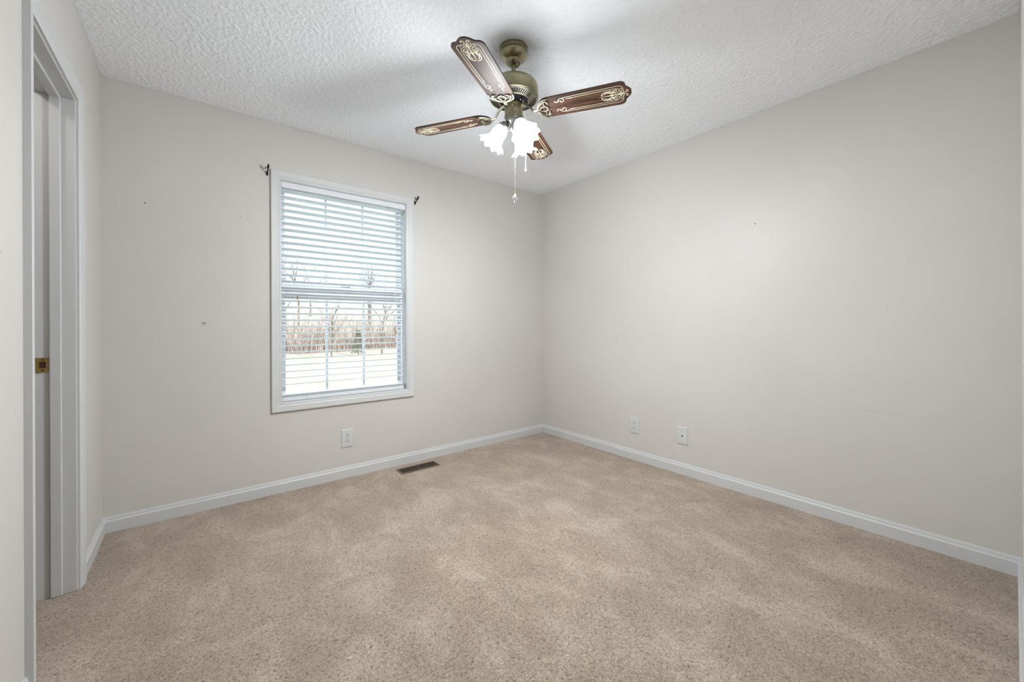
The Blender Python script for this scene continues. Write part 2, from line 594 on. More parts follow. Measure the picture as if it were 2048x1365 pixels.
def mitred(mb, corners, profile, plane, closed, ends=None):
    """moulding swept round inner corners [(a,b,da,db)]; profile [(w,t)]; plane(a,b,t)->xyz"""
    k = len(profile); b0 = len(mb.v)
    for (a, b, da, db) in corners:
        for w, t in profile:
            mb._add([plane(a + da * w, b + db * w, t)])
    n = len(corners)
    for c in range(n if closed else n - 1):
        c2 = (c + 1) % n
        for i in range(k - 1):
            mb.quad([b0 + c * k + i, b0 + c * k + i + 1, b0 + c2 * k + i + 1, b0 + c2 * k + i])
    if not closed:
        mb.quad([b0 + i for i in range(k)]); mb.quad([b0 + (n - 1) * k + i for i in range(k)])


# ------------------------------------------------------------------ door_1 (doorway in the left wall)
door = empty('door_1', (XL, (DY0 + DY1) / 2, 0)); door['kind'] = 'structure'
tag(door, 'open white doorway without a door leaf in the left wall')
inv = Matrix.Translation(-Vector(door.location))


def local(o, root):
    if o.parent is not root:        # a sub-part: its part already sits in world coordinates
        return o
    o.matrix_parent_inverse = Matrix.Translation(-Vector(root.location))
    return o


pl = lambda a, b_, t: (XL + t, a, b_)
mb = MB()
# architrave: thin at the opening, thick at the outer edge
prof = [(0.0, -0.001), (0.0, 0.0095), (0.005, 0.0115), (0.012, 0.0105), (0.020, 0.0135), (0.034, 0.0150), (0.046, 0.0180), (0.054, 0.0190), (0.057, 0.0175), (0.057, -0.001)]
rv = 0.006
mitred(mb, [(DY0 - rv, 0.0, -1, 0), (DY0 - rv, DZ + rv, -1, 1), (DY1 + rv, DZ + rv, 1, 1), (DY1 + rv, 0.0, 1, 0)], prof, pl, False)
o = local(mb.build('casing', M['trim'], door, angle=12), door)
# jambs
local(boxes('jamb', [((XL - WT - .001, DY0 - JT, 0), (XL + .001, DY0, DZ)), ((XL - WT - .001, DY1, 0), (XL + .001, DY1 + JT, DZ)),
                     ((XL - WT - .001, DY0 - JT, DZ), (XL + .001, DY1 + JT, DZ + JT))], M['trim'], door, 0.001), door)
sx0, sx1 = XL - 0.072, XL - 0.039
local(boxes('door_stop', [((sx0, DY0, 0), (sx1, DY0 + .011, DZ)), ((sx0, DY1 - .011, 0), (sx1, DY1, DZ)),
                          ((sx0, DY0 + .011, DZ - .011), (sx1, DY1 - .011, DZ))], M['trim'], door, 0.0025), door)
# strike plate on the far jamb
mb = MB()
sy = DY1 - 0.0015
px0, px1, pz0, pz1 = XL - 0.112, XL - 0.0765, 0.917, 0.976
T = Matrix.Identity(4)
hx0, hx1, hz0, hz1 = XL - .101, XL - .083, .934, .960
for lo, hi in (((px0, sy - .001, pz0), (px1, sy + .0012, hz0)), ((px0, sy - .001, hz1), (px1, sy + .0012, pz1)),
               ((px0, sy - .001, hz0), (hx0, sy + .0012, hz1)), ((hx1, sy - .001, hz0), (px1, sy + .0012, hz1))):
    mb.box(lo, hi)
sp = local(mb.build('strike_plate', M['brass'], door), door); sp['label'] = 'brass strike plate with a dark latch hole'
c = MB()
c.box((hx0, sy + .0004, hz0), (hx1, sy + .0012, hz1))
local(c.build('latch_hole', M['raw_wood'], sp), door)
for zz in (.9255, .9680):
    s = MB(); s.lathe([(.0001, 0), (.0036, 0), (.0042, .0008)], 14, Matrix.Translation(((px0 + px1) / 2 + .003, sy - .0012, zz)) @ Matrix.Rotation(R(-90), 4, 'X'))
    local(s.build('screw', M['raw_wood'], sp), door)

# added, unseen fill light behind the doorway, brightens the far jamb
lr = empty('closet_fill_light', (-.95, 2.05, H))
tag(lr, 'unseen, added small round fill lamp in the little room behind the left doorway', 'fill lamp')
mb = MB(); mb.lathe([(.0001, 0), (.10, 0), (.10, -.018), (.092, -.022), (.0001, -.022)], 40); mb.build('base', M['trim'], lr)
mb = MB(); mb.lathe([(.090, -.020), (.088, -.045), (.070, -.068), (.040, -.082), (.0001, -.087)], 40); mb.build('fill_glow_bowl', M['bowl'], lr)

# ------------------------------------------------------------------ window_1
win = empty('window_1', ((WX0 + WX1) / 2, YB, WZ0)); win['kind'] = 'structure'
tag(win, 'white double hung window with blinds, looking out on lawn and bare trees')
plb = lambda a, b_, t: (a, YB - t, b_)
mb = MB()
wp = [(0.0, -0.001), (0.0, 0.009), (0.006, 0.0105), (0.012, 0.0095), (0.020, 0.0125), (0.034, 0.0135), (0.044, 0.0155), (0.052, 0.0165), (0.0555, 0.015), (0.0555, -0.001)]
r0 = 0.0
mitred(mb, [(WX0 + .001, WZ0 + .001, -1, -1), (WX0 + .001, WZ1 - .001, -1, 1), (WX1 - .001, WZ1 - .001, 1, 1), (WX1 - .001, WZ0 + .001, 1, -1)], wp, plb, True)
local(mb.build('casing', M['trim'], win, angle=14), win)
# jamb extension lining the opening
y0, y1 = YB - .002, YB + WT
local(boxes('jamb', [((WX0, y0, WZ0), (WX0 + .006, y1, WZ1)), ((WX1 - .006, y0, WZ0), (WX1, y1, WZ1)),
                     ((WX0 + .006, y0, WZ1 - .006), (WX1 - .006, y1, WZ1)), ((WX0 + .006, y0, WZ0), (WX1 - .006, y1, WZ0 + .006))],
            M['trim'], win), win)
# vinyl sashes: lower one in front, upper one behind
GX0, GX1 = 0.478, 1.268


def sash(name, y0, y1, z0, z1, gz0, gz1, mx):
    a = WX0 + .006; b_ = WX1 - .006
    ob = MB()
    ob.box((a, y0, z0), (GX0, y1, z1), .002)
    ob.box((GX1, y0, z0), (b_, y1, z1), .002)
    ob.box((GX0, y0 + .0005, gz1), (GX1, y1 - .0005, z1), .001)
    ob.box((GX0, y0 + .0005, z0), (GX1, y1 - .0005, gz0), .001)
    s = local(ob.build(name, M['vinyl'], win), win)
    gy = (y0 + y1) / 2
    local(boxes('pane', [((GX0, gy - .002, gz0), (GX1, gy + .002, gz1))], M['glass'], s), win)
    for x in mx:
        local(boxes('muntin', [((x - .008, gy - .006, gz0), (x + .008, gy + .006, gz1))], M['vinyl'], s, .001), win)
    return s


mx = [GX0 + (GX1 - GX0) / 3, GX0 + 2 * (GX1 - GX0) / 3]
sash('upper_sash', YB + .094, YB + .112, 1.335, WZ1 - .006, 1.392, 2.022, mx)
ls = sash('lower_sash', YB + .074, YB + .092, WZ0 + .006, 1.385, 0.640, 1.285, mx)
lk = MB()
lk.box((.84, YB + .078, 1.385), (.91, YB + .092, 1.397), .003)
lk.tube([(.865, YB + .083, 1.40), (.90, YB + .079, 1.402)], .004, 8)
local(lk.build('sash_lock', M['vinyl'], ls), win)

# ------------------------------------------------------------------ blind
BX0, BX1 = WX0 + .008, 1.296
BY = YB + .036
bl = empty('window_blind', ((BX0 + BX1) / 2, BY, WZ0 + .007))
tag(bl, 'white two inch slat blind, lowered with open slats, hanging inside the window frame', 'blind')
mb = MB()
mb.box((BX0, YB + .012, 2.022), (WX1 - .008, YB + .060, WZ1 - .008), .001)
mb.box((WX0 + .0065, YB + .003, 2.024), (WX1 - .0065, YB + .0105, WZ1 - .007), .0025)
local(mb.build('headrail', M['slat'], bl), bl)
TILT = R(11.0)


def slat_mesh(z, tilt, name='slat', mi=0):
    mb = MB(); n = 6
    pts = []
    for i in range(n + 1):
        s = -1 + 2 * i / n
        u = s * .0255
        cz = .0014 * (1 - s * s)
        pts.append((u, cz))
    prof = [(u, c_ + .0014) for u, c_ in pts] + [(u, c_ - .0014) for u, c_ in reversed(pts)]
    k = len(prof)
    for X in (BX0, BX1):
        for u, c_ in prof:
            yy = BY + u * math.cos(tilt) - c_ * math.sin(tilt) * 0
            zz = z - u * math.sin(tilt) + c_
            mb._add([(X, yy, zz)])
    for i in range(k):
        j = (i + 1) % k
        mb.quad([i, j, k + j, k + i])
    mb.quad(list(range(k))); mb.quad([k + i for i in range(k)][::-1])
    return mb


proto = None
zs = [1.9665 - .0435 * i for i in range(30)]
for z in [2.010] + zs:
    if proto is None:
        proto = local(slat_mesh(0, TILT).build('slat', M['slat'], bl), bl)
        proto.location = (0, 0, z)
    else:
        s = proto.copy(); col.objects.link(s); s.parent = bl; s.location = (0, 0, z); s.matrix_parent_inverse = proto.matrix_parent_inverse
for i, z in enumerate((.6385, .6330, .6275)):
    local(slat_mesh(z, 0).build('slat', M['slat'], bl), bl)
mb = MB(); mb.box((BX0, BY - .0255, .5955), (BX1, BY + .0255, .6225), .003)
br = local(mb.build('bottom_rail', M['slat'], bl), bl)
for x in (.600, .885, 1.165):
    mb = MB()
    for yy in (BY - .0265, BY + .0265):
        mb.tube([(x, yy, .612), (x, yy, 2.03)], .0006, 6)
    mb.box((x - .004, BY - .0275, .600), (x + .004, BY - .0250, .618), .001)
    local(mb.build('ladder_cord', M['cord'], bl), bl)


def tassel_cord(name, x, y, ztop, zbot, cone=True):
    mb = MB(); mb.tube([(x, y, ztop), (x + .001, y - .001, zbot + .02)], .0008, 6)
    c_ = local(mb.build(name, M['cord'], bl), bl)
    t = MB()
    t.lathe([(.0018, .024), (.0035, .022), (.0045, .012), (.0072, .001), (.0062, 0.0), (.0001, 0)], 14, Matrix.Translation((x + .001, y - .001, zbot)))
    local(t.build('tassel', M['tassel'], c_), bl)


FY = YB + .004
tassel_cord('lift_cord', .538, FY, 2.03, 1.283)
tassel_cord('lift_cord', .545, FY, 2.03, 1.246)
tassel_cord('tilt_cord', 1.218, FY, 2.03, 1.055)
tassel_cord('tilt_cord', 1.224, FY, 2.03, 1.072)
tassel_cord('tilt_cord', 1.230, FY, 2.03, 1.040)
tassel_cord('tilt_cord', 1.222, FY - .008, 2.03, 1.030)


# ------------------------------------------------------------------ curtain rod brackets
def bracket(x, label, loc_label):
    root = empty('curtain_rod_bracket', (x, YB, 2.09))
    tag(root, label, 'bracket', 'curtain rod brackets beside the window')
    f = MB()
    f.box((-.006, -.003, -.010), (.006, 0, .018), .001)
    f.sphere((0, -.0035, -.005), .0025, 8); f.sphere((0, -.0035, .013), .0025, 8)
    f.build('wall_plate', M['black_metal'], root)
    a = MB()
    a.tube([(0, -.002, .001), (0, -.012, .004), (0, -.045, .020), (0, -.062, .027)], .0038, 8)
    a.tube([(0, -.062, .025), (0, -.066, .031), (0, -.064, .038)], [.0055, .0058, .0045], 8)
    a.tube([(0, -.062, .030), (0, -.050, .031), (0, -.036, .027), (0, -.024, .030), (0, -.014, .038), (0, -.012, .046)], [.006, .005, .004, .0038, .0036, .003], 8)
    a.build('arm', M['black_metal'], root)
    k_ = MB(); k_.sphere((0.0, -.063, .040), .0055, 10); k_.build('knob', M['black_metal'], root)
    return root


bracket(.364, 'black metal curtain rod bracket at the upper left corner of the window', '')
bracket(1.392, 'black metal curtain rod bracket at the upper right corner of the window', '')


# ------------------------------------------------------------------ wall plates
def outlet(loc, rotz, label, group):
    root = empty('electrical_outlet', loc, rotz)     # local: x right, y out of the wall (-y), z up
    tag(root, label, 'outlet', group)
    p = MB(); w, h_ = .040, .0645
    prof = [(0, 0), (0, .0035), (.003, .0062), (.006, .0068)]
    b0 = 0
    for ins, t in prof:
        for sx, sz in ((-1, -1), (1, -1), (1, 1), (-1, 1)):
            p._add([(sx * (w - ins), -t, sz * (h_ - ins))])
    for i in range(3):
        for c_ in range(4):
            d_ = (c_ + 1) % 4
            p.quad([i * 4 + c_, i * 4 + d_, (i + 1) * 4 + d_, (i + 1) * 4 + c_])
    p.quad([12, 13, 14, 15]); p.quad([0, 1, 2, 3])
    p.build('cover_plate', M['plate'], root, angle=20)
    return root


def receptacle(root, zc):
    outl = []
    for i in range(28):
        a = 2 * PI * i / 28
        x = .0172 * math.cos(a); z = .0172 * math.sin(a)
        z = max(-.0135, min(.0135, z))
        outl.append((x, z))
    mb = MB()
    mb.prism(outl, .0060, .0082, Matrix.Translation((0, 0, zc)) @ Matrix.Rotation(R(90), 4, 'X'))
    r = mb.build('receptacle', M['plate'], root)
    s = MB()
    s.box((-.0078, -.0086, zc - .0075), (-.0050, -.0080, zc + .0015))
    s.box((.0050, -.0086, zc - .0085), (.0078, -.0080, zc + .0020))
    s.lathe([(.0001, 0), (.0030, 0), (.0030, .0005)], 12, Matrix.Translation((0, -.0084, zc + .0075)) @ Matrix.Rotation(R(-90), 4, 'X'))
    s.build('slots', M['slot'], r)
    # thin moulding line round the receptacle
    e = MB()
    e.prism([(x * 1.07, z * 1.09) for x, z in outl], .0060, .0070, Matrix.Translation((0, 0, zc)) @ Matrix.Rotation(R(90), 4, 'X'))
    e.build('receptacle_rim', M['screw'], r)


for loc, rz, lab in (((.857, YB, .2845), 0, 'white duplex electrical outlet on the wall below the window'),
                     ((XR, 1.920, .281), R(-90), 'white duplex electrical outlet on the right wall, nearer the corner')):
    root = outlet(loc, rz, lab, 'electrical outlets low on the walls')
    receptacle(root, .0195); receptacle(root, -.0195)
    s = MB(); s.lathe([(.0001, 0), (.0028, 0), (.0034, -.0010)], 12, Matrix.Translation((0, -.0078, 0)) @ Matrix.Rotation(R(-90), 4, 'X'))
    s.build('screw', M['screw'], root)
root = outlet((XR, 1.513, .284), R(-90), 'white cable jack wall plate with one black hole, on the right wall nearer the camera', None)
root.name = 'cable_jack_plate'; root['category'] = 'wall plate'
j = MB(); j.lathe([(.0001, 0), (.0052, 0), (.0060, .002)], 18, Matrix.Translation((0, -.0085, -.001)) @ Matrix.Rotation(R(-90), 4, 'X'))
j.build('jack_hole', M['slot'], root)
for z in (.042, -.042):
    s = MB(); s.lathe([(.0001, 0), (.0030, 0), (.0036, .0012)], 12, Matrix.Translation((0, -.0082, z)) @ Matrix.Rotation(R(-90), 4, 'X'))
    s.build('screw', M['screw'], root)

# ------------------------------------------------------------------ floor register
vt = empty('floor_register', (1.343, 2.862, 0.0))
tag(vt, 'brown metal floor heating register in the carpet below the window', 'floor vent')
L2, W2 = .158, .060
mb = MB()
vprof = [(0, .001), (.002, .0055), (.012, .0065), (.0125, .0035)]
for ins, z in vprof:
    for sx, sy_ in ((-1, -1), (1, -1), (1, 1), (-1, 1)):
        mb._add([(sx * (L2 - ins), sy_ * (W2 - ins), z)])
for i in range(3):
    for c_ in range(4):
        d_ = (c_ + 1) % 4
        mb.quad([i * 4 + c_, i * 4 + d_, (i + 1) * 4 + d_, (i + 1) * 4 + c_])
mb.build('frame', M['vent'], vt, angle=20)
mb = MB(); mb.box((-L2 + .012, -W2 + .012, .0006), (L2 - .012, W2 - .012, .0014)); mb.build('duct', M['vent_dark'], vt)
mb = MB()
mb.box((-.0035, -W2 + .012, .0046), (.0035, W2 - .012, .006), .0004)
nb = 11
for half in (-1, 1):
    for i in range(nb):
        x = half * (.004 + (i + .75) * (L2 - .017) / (nb + .2))
        mb.box((x - .0014, -W2 + .012, .0046), (x + .0014, W2 - .012, .0056))
mb.build('louvre', M['vent'], vt)

# ------------------------------------------------------------------ ceiling fan
FX, FY_ = 1.166, 1.450
FK = 1.036
fan = empty('ceiling_fan', (FX * FK, FY_ * FK, 1.0992 + FK * (H - 1.0992)))
fan.scale = (FK, FK, FK)
tag(fan, 'antique brass ceiling fan with four scroll-inlaid walnut blades and three lit tulip shades', 'ceiling fan')
Z = lambda z: z - H       # fan parts live in the fan's frame, hung from the ceiling


def fpart(mb, name, mats, parent=None, angle=35, **k):
    return mb.build(name, mats, parent or fan, angle=angle, **k)


mb = MB()
mb.lathe([(.0001, Z(2.3932)), (.0655, Z(2.3932)), (.0662, Z(2.376)), (.0655, Z(2.3735)), (.0628, Z(2.3725)), (.0645, Z(2.3695)), (.0650, Z(2.365)),
          (.0625, Z(2.356)), (.0560, Z(2.346)), (.0460, Z(2.3385)), (.0365, Z(2.3345)), (.0345, Z(2.332)), (.0340, Z(2.324)), (.031, Z(2.320)), (.018, Z(2.319)), (.0001, Z(2.324))], 64)
cn = fpart(mb, 'canopy', M['antique'], angle=25)
for ph in (R(200), R(-60)):
    s = MB(); s.sphere((.0665 * math.cos(ph), .0665 * math.sin(ph), Z(2.385)), .0035, 10)
    fpart(s, 'screw', M['antique_light'], cn)
for ph in (R(190), R(250), R(-50), R(10)):
    s = MB(); s.sphere((.026 * math.cos(ph), .026 * math.sin(ph), Z(2.319)), .0045, 10)
    fpart(s, 'screw', M['antique_light'], cn)
mb = MB(); mb.lathe([(.0105, Z(2.345)), (.0105, Z(2.215))], 28, cap=True)
fpart(mb, 'downrod', M['antique'])
mb = MB(); mb.lathe([(.0001, Z(2.252)), (.016, Z(2.250)), (.022, Z(2.240)), (.035, Z(2.234)), (.085, Z(2.229)), (.106, Z(2.222)), (.1130, Z(2.212)),
                     (.1145, Z(2.204)), (.1145, Z(2.160)), (.1125, Z(2.1565)), (.107, Z(2.1545)), (.104, Z(2.156)), (.0001, Z(2.158))], 96)
mh = fpart(mb, 'motor_housing', M['antique'], angle=30)
# vent ring: dark gap with raised bright fins
mb = MB()
mb.lathe([(.104, Z(2.1545)), (.072, Z(2.1495))], 96, mi=1)
mb.lathe([(.078, Z(2.1500)), (.076, Z(2.1450)), (.070, Z(2.1425)), (.0655, Z(2.1440)), (.064, Z(2.149)), (.064, Z(2.157))], 96)
mb.lathe([(.109, Z(2.1555)), (.107, Z(2.1525)), (.1035, Z(2.1515)), (.1025, Z(2.1550))], 96)
NF = 56
for i in range(NF):
    T = Matrix.Rotation(2 * PI * i / NF, 4, 'Z') @ Matrix.Translation((.0905, 0, Z(2.1500))) @ Matrix.Rotation(R(-9), 4, 'Y')
    mb.box((-.0150, -.0017, -.0012), (.0150, .0017, .0012), .0004, mat=T)
fpart(mb, 'vent_grille', [M['antique_light'], M['slot']], mh)
mb = MB(); mb.lathe([(.0001, Z(2.156)), (.0645, Z(2.155)), (.063, Z(2.148)), (.060, Z(2.146)), (.055, Z(2.1335)), (.0001, Z(2.1335))], 64)
fw = fpart(mb, 'flywheel', M['fly'])
for i in range(8):
    a = R(31.8 + 45 * i + (12 if i % 2 else -12))
    s = MB(); s.sphere((.050 * math.cos(a), .050 * math.sin(a), Z(2.132)), .0048, 10, sz=.7)
    fpart(s, 'screw', M['antique_light'], fw)
mb = MB(); mb.lathe([(.0001, Z(2.136)), (.0400, Z(2.134)), (.0425, Z(2.124)), (.0425, Z(2.076)), (.0440, Z(2.074)), (.0440, Z(2.068)), (.0415, Z(2.064)), (.0001, Z(2.064))], 56)
sh = fpart(mb, 'switch_housing', M['antique'])
for a in (R(-128.4), R(-188), R(-68)):
    s = MB(); s.sphere((.0425 * math.cos(a + .5), .0425 * math.sin(a + .5), Z(2.071)), .003, 8)
    fpart(s, 'screw', M['antique_light'], sh)
mb = MB(); mb.lathe([(.0001, Z(2.066)), (.0385, Z(2.066)), (.0390, Z(2.058)), (.0375, Z(2.050)), (.033, Z(2.044)), (.026, Z(2.036)), (.021, Z(2.026)),
                     (.019, Z(2.014)), (.014, Z(2.004)), (.008, Z(2.000)), (.006, Z(1.994)), (.0001, Z(1.992))], 48)
lf = fpart(mb, 'light_fitter', M['pewter'])


# --- blades
def arc(cx_, cy_, r, a0, a1, n=14, r1=None, sy=1.0):
    out_ = []
    for i in range(n + 1):
        t = i / n
        a = R(a0 + (a1 - a0) * t)
        rr = r + ((r1 if r1 is not None else r) - r) * t
        out_.append((cx_ + rr * math.cos(a), cy_ + rr * math.sin(a) * sy))
    return out_


def smooth_poly(pts, n=6):
    """Catmull-Rom through 2D points"""
    out_ = []
    P = [pts[0]] + list(pts) + [pts[-1]]
    for i in range(1, len(P) - 2):
        p0, p1, p2, p3 = P[i - 1], P[i], P[i + 1], P[i + 2]
        for k_ in range(n):
            t = k_ / n
            q = []
            for d_ in range(len(p1)):
                q.append(.5 * ((2 * p1[d_]) + (-p0[d_] + p2[d_]) * t + (2 * p0[d_] - 5 * p1[d_] + 4 * p2[d_] - p3[d_]) * t * t
                               + (-p0[d_] + 3 * p1[d_] - 3 * p2[d_] + p3[d_]) * t ** 3))
            out_.append(tuple(q))
    out_.append(tuple(pts[-1]))
    return out_


TIP = .528
half = smooth_poly([(.118, 0), (.120, .016), (.128, .034), (.141, .050), (.157, .0590), (.180, .0618), (.24, .0628), (.32, .0642), (.42, .0658),
                    (TIP - .052, .0668), (TIP - .038, .0650), (TIP - .0275, .0580), (TIP - .0235, .0480), (TIP - .0225, .0400), (TIP - .016, .0310),
                    (TIP - .0075, .0220), (TIP - .0015, .0110), (TIP, 0)], 4)
outline = [(x, -y) for x, y in half][::-1][:-1] + half[:-1]
BT = .0028


def blade_mesh():
    mb = MB()
    mb.prism(outline, -BT, BT, mi=0, mi_side=2)
    zb = -BT - .0003
    for s in (1, -1):
        def rb(pts, w):
            if isinstance(w, tuple) and len(w) == 3:      # taper start, middle, end
                n = len(pts); ws = []
                for i in range(n):
                    t = i / (n - 1)
                    ws.append(w[0] + (w[1] - w[0]) * t * 2 if t < .5 else w[1] + (w[2] - w[1]) * (t - .5) * 2)
                w = ws
            mb.ribbon([(x, y * s) for x, y in pts], w, zb, 1)
        def dot(x, y, r):
            mb.prism([(x + r * math.cos(2 * PI * i / 12), y * s + r * math.sin(2 * PI * i / 12)) for i in range(12)], zb, zb + .0003, mi=1)
        W = .0021
        # outer line: big loop at the inner end, straight, round the corner, S scroll at the tip
        rb(arc(.232, .0290, .0085, 250, -90 + 30, 4, .010)[:0] + arc(.2315, .0285, .0042, 200, 250, 4, .008) + arc(.2315, .0285, .009, 260, 450, 16, .0132)
           + arc(.2315, .0285, .0132, 90, 200, 10, .0125), (.0026, .0026, .0020))
        rb([(.226, .0402), (.250, .0440), (.30, .0455), (.38, .0470), (TIP - .060, .0480)], W)
        rb(smooth_poly([(TIP - .060, .0480), (TIP - .048, .0470), (TIP - .038, .0405), (TIP - .034, .0300), (TIP - .034, .0190), (TIP - .031, .0095), (TIP - .024, .0050),
                        (TIP - .0165, .0065), (TIP - .0135, .0120), (TIP - .0165, .0170), (TIP - .0215, .0160)], 5), (W, .0026, .0030))
        dot(TIP - .021, .0150, .0024)
        # loop bulb and small curl
        dot(.2275, .0270, .0030)
        rb(arc(.2085, .0290, .0075, 30, -200, 14, .006), (.0018, .0026, .0022))
        dot(.2025, .0300, .0030)
        # inner line: spear, straight, volute
        rb([(.250, .0350), (.262, .0345), (.278, .0332)], (.0006, .0026, .0050))
        rb([(.278, .0332), (.288, .0350), (.30, .0352), (.38, .0362), (TIP - .075, .0370)], W)
        rb(smooth_poly([(TIP - .075, .0370), (TIP - .060, .0350), (TIP - .050, .0270), (TIP - .050, .0170), (TIP - .058, .0095), (TIP - .068, .0095),
                        (TIP - .0755, .0165), (TIP - .0745, .0245), (TIP - .067, .0290), (TIP - .0605, .0260), (TIP - .060, .0210)], 5), (W, .0024, .0036))
        rb(arc(TIP - .066, .0190, .0062, 150, 330, 8, .005), (.002, .0028, .002))
        dot(TIP - .0608, .0225, .0030); dot(TIP - .0715, .0205, .0026)
        # C leaf reaching inward
        rb(smooth_poly([(TIP - .123, .0095), (TIP - .122, .0150), (TIP - .113, .0225), (TIP - .100, .0250), (TIP - .090, .0215), (TIP - .082, .0130), (TIP - .078, .0040)], 5), (.0026, .0048, .0030))
        dot(TIP - .1225, .0085, .0032)
        rb(smooth_poly([(TIP - .112, .0130), (TIP - .105, .0175), (TIP - .094, .0170), (TIP - .086, .0105)], 5), (.0024, .0044, .0020))
        dot(TIP - .112, .0125, .0022)
        rb(smooth_poly([(TIP - .094, .0240), (TIP - .086, .0285), (TIP - .078, .0300)], 4), (.0034, .0030, .0008))
        rb(smooth_poly([(TIP - .084, .0240), (TIP - .0785, .0170), (TIP - .0775, .0100)], 4), (.0010, .0026, .0020))
        # small commas between volute and outer line
        rb(smooth_poly([(TIP - .046, .0330), (TIP - .040, .0280), (TIP - .041, .0240)], 4), (.0010, .0034, .0016))
        rb(smooth_poly([(TIP - .047, .0190), (TIP - .041, .0160), (TIP - .042, .0110), (TIP - .047, .0090)], 4), (.0010, .0034, .0030))
        rb(smooth_poly([(TIP - .050, .0065), (TIP - .042, .0050), (TIP - .034, .0070)], 4), (.0012, .0028, .0012))
        # half of the central spear
        mb.prism([(x, y * s) for x, y in ((TIP - .138, 0), (TIP - .095, .0018), (TIP - .084, .0038), (TIP - .080, .0050), (TIP - .075, .0028), (TIP - .058, .0018), (TIP - .051, .0042),
                  (TIP - .046, .0026), (TIP - .038, .0022), (TIP - .034, .0044), (TIP - .028, .0012), (TIP - .028, 0))], zb, zb + .0003, mi=1)
    return mb


def bracket_mesh():
    mb = MB()
    zf = Z(2.1285) - Z(2.0875)          # flywheel height relative to the blade
    z0 = -BT - .0035
    mb.tube(smooth_poly([(.040, 0, zf), (.058, 0, zf - .004), (.072, 0, zf - .014), (.084, 0, zf - .030), (.097, 0, z0 + .0005), (.112, 0, z0 - .001), (.122, 0, z0)], 5),
            [.0085] * 12 + [.0075] * 19, 12, flat=(1.15, .55))
    mb.prism([(.036, -.012), (.060, -.010), (.060, .010), (.036, .012)], zf - .002, zf + .003)
    for s in (1, -1):
        S = lambda pts: [(x, y * s, z0 + (.0006 if len(p_) < 3 else 0)) for p_ in pts for x, y in [p_[:2]]]
        mb.tube([(x, y * s, z0) for x, y in smooth_poly([(.118, .002), (.121, .018), (.130, .034), (.143, .0485), (.158, .0565), (.176, .0560)], 5)],
                [.0030] * 20 + [.0026] * 5 + [.0015], 8, flat=(1.4, .8))
        mb.tube([(x, y * s, z0) for x, y in smooth_poly([(.120, .004), (.126, .018), (.136, .030), (.148, .040), (.160, .044), (.168, .0405), (.166, .0355), (.161, .037)], 4)],
                .0022, 8, flat=(1.5, .8))
        mb.tube([(x, y * s, z0) for x, y in smooth_poly([(.168, .0405), (.172, .034), (.168, .0285), (.172, .0215)], 4)], .0020, 8, flat=(1.5, .8))
        mb.tube([(.151, .0405 * s, z0), (.1535, .0150 * s, z0)], .0020, 8, flat=(1.5, .8))
        mb.tube([(x, y * s, z0) for x, y in smooth_poly([(.128, .0), (.134, .010), (.148, .0145), (.160, .0130), (.166, .008), (.1625, .0045), (.171, 0)], 4)],
                .0022, 8, flat=(1.6, .8))
        mb.sphere((.142, .049 * s, z0 - .001), .0040, 10, sz=.6)
    mb.sphere((.124, 0, z0 - .001), .0042, 10, sz=.7)
    return mb


ZB = 2.0875
bm_blade = None
for q in range(4):
    if bm_blade is None:
        bo = blade_mesh().build('blade', [M['walnut'], M['inlay'], M['edge']], fan, angle=30)
        ko = bracket_mesh().build('blade_bracket', M['antique_light'], bo, angle=40)
        bm_blade = bo; bm_br = ko
    else:
        bo = bm_blade.copy(); col.objects.link(bo); bo.parent = fan
        ko = bm_br.copy(); col.objects.link(ko); ko.parent = bo
    bo.matrix_local = (Matrix.Translation((0, 0, Z(ZB))) @ Matrix.Rotation(R(31.8 + 90 * q), 4, 'Z') @ Matrix.Rotation(R(-9.5), 4, 'X'))

